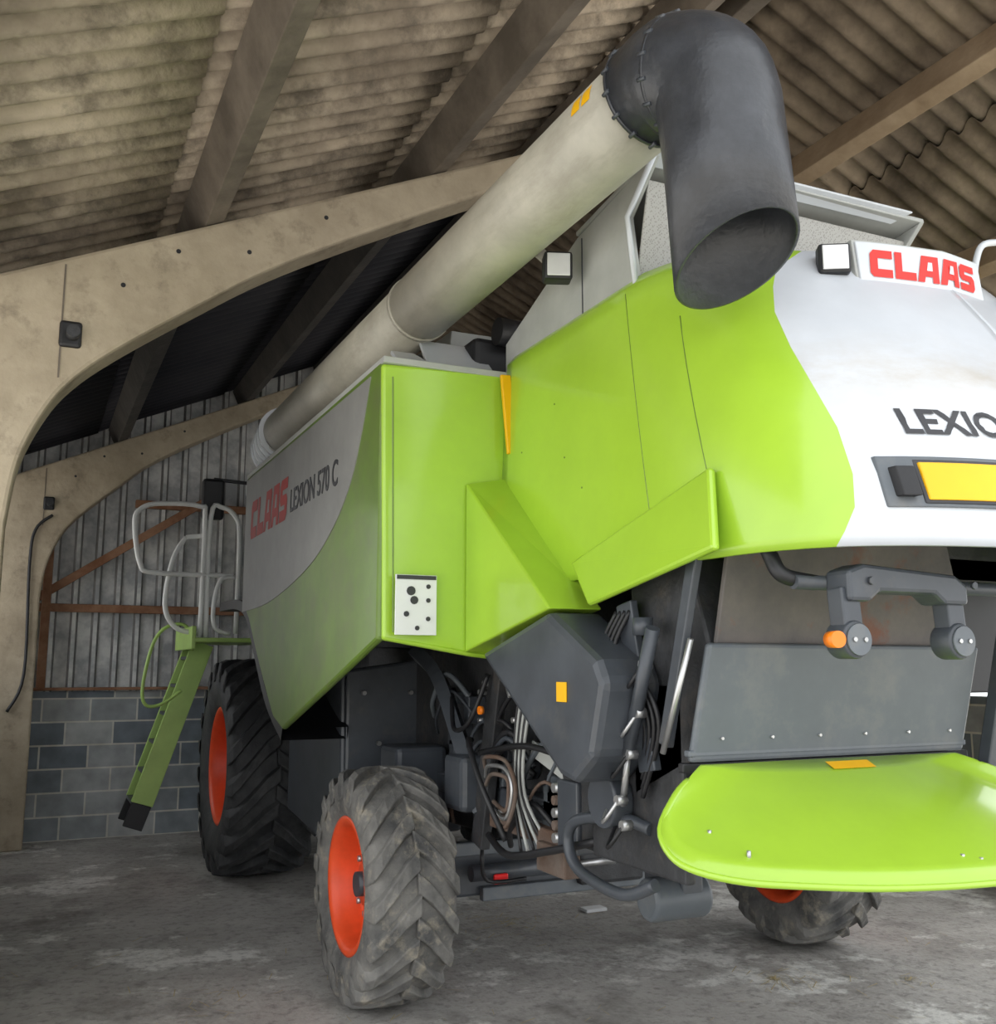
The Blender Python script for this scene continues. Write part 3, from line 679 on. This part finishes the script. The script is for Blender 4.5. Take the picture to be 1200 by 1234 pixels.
# ---- platform, ladder, rails
box('platform',(1.28,1.95),(8.95,10.0),(1.87,1.91),LADG,C,.01)
box('platform_skirt',(1.26,1.30),(8.95,10.0),(1.81,2.01),LADG,C,.01)
for k,y in enumerate((9.48,9.95)):
    beam('ladder_stringer_%d'%k,(1.44,y,1.87),(.98,y,.47),.19,.04,LADG,C,ref=(1,0,0))
    beam('ladder_foot_%d'%k,(.98,y,.47),(.91,y,.27),.17,.04,BLACK,C,ref=(1,0,0))
for i in range(6):
    f=(i+.5)/6;x=1.44-.5*f;z=1.87-1.5*f
    box('ladder_step_%d'%i,(x-.09,x+.09),(9.5,9.94),(z-.02,z+.01),DGREY,C,.004)
yy=9.42
sweep('ladder_grab_rail',[(1.26,yy,1.45),(1.09,yy,1.33),(.96,yy,1.33),(.93,yy,1.5),(1.0,yy,1.87),(1.12,yy,2.02),(1.28,yy,2.02),(1.34,yy,1.8)],.015,LADG,C,seg=10)
RW=.022
sweep('platform_rail_outer',[(1.35,9.1,1.9),(1.35,9.1,2.95),(1.30,9.1,3.08),(.95,9.1,3.08),(.8,9.1,3.02),(.76,9.1,2.9),(.82,9.1,2.55),(.95,9.1,2.47),(1.62,9.1,2.47)],RW,RAILW,C,k=5,seg=10)
sweep('platform_rail_inner',[(1.40,9.1,1.9),(1.40,9.1,2.98),(1.5,9.1,3.08),(1.62,9.1,3.0),(1.66,9.1,2.8),(1.66,9.1,1.95)],RW,RAILW,C,k=5,seg=10)
sweep('gate_rail',[(1.2,9.15,2.80),(1.1,9.15,2.6),(1.05,9.15,2.2),(1.15,9.15,2.0),(1.35,9.15,1.95)],RW,RAILW,C,k=5,seg=10)
beam('gate_bar',(1.2,9.15,2.80),(1.35,9.15,2.82),.04,.04,RAILW,C)
sweep('gate_rail_2',[(1.62,9.05,2.45),(1.5,9.05,2.42),(1.45,9.05,2.2),(1.47,9.05,2.0),(1.6,9.05,1.95)],RW*.9,RAILW,C,k=5,seg=10)
beam('mirror_arm',(1.9,9.3,3.35),(1.45,9.35,3.38),.03,.03,BLACK,C)
box('mirror_head',(1.35,1.55),(9.3,9.4),(3.0,3.38),BLACK,C,.03)
# ---------------------------------------------------------------- small litter
box('paper_scrap',(3.56,3.72),(6.2,6.3),(.0,.02),PAPER,None,.002)
st=[];fs=[]
for cx_,cy_,nn_,rr_ in((3.74,4.52,75,.26),(2.95,6.2,120,.7),(4.4,4.2,60,1.1),(2.3,3.9,90,1.3),(1.0,5.5,60,1.6)):
    for i in range(nn_):
        a=random.random()*6.28;r=random.random()**1.5*rr_;x=cx_+r*math.cos(a);y=cy_+r*math.sin(a);b=random.random()*3.14;L=.02+random.random()*.035
        dx,dy=math.cos(b)*L,math.sin(b)*L;q=len(st)
        st+=[(x-dx,y-dy,.003),(x+dx,y+dy,.006),(x+dx-dy*.08,y+dy+dx*.08,.007),(x-dx-dy*.08,y-dy+dx*.08,.003)]
        fs.append((q,q+1,q+2,q+3))
STRAW=M('straw',(.4,.32,.16),.9)
mesh('loose_straw',st,fs,STRAW)
# ---------------------------------------------------------------- light
w=D.worlds.new('W');bpy.context.scene.world=w;w.use_nodes=True
bg=w.node_tree.nodes['Background'];bg.inputs[0].default_value=(.94,.97,1,1);bg.inputs[1].default_value=2.3
s=D.lights.new('sun','SUN');s.energy=8;s.angle=.02;s.color=(1,.96,.9)
so=D.objects.new('sun',s);link(so);so.rotation_euler=Vector((.1,1.0,1.15)).to_track_quat('Z','Y').to_euler()
try: bpy.context.scene.view_settings.view_transform='Standard'
except Exception as e: pass
# ---------------------------------------------------------------- camera
c=D.cameras.new('camera');c.sensor_fit='HORIZONTAL';c.sensor_width=36;c.lens=36
co=D.objects.new('camera',c);link(co);co.location=(0,0,1.65)
co.rotation_euler=(math.radians(98.9),0,math.radians(-25))
bpy.context.scene.camera=co
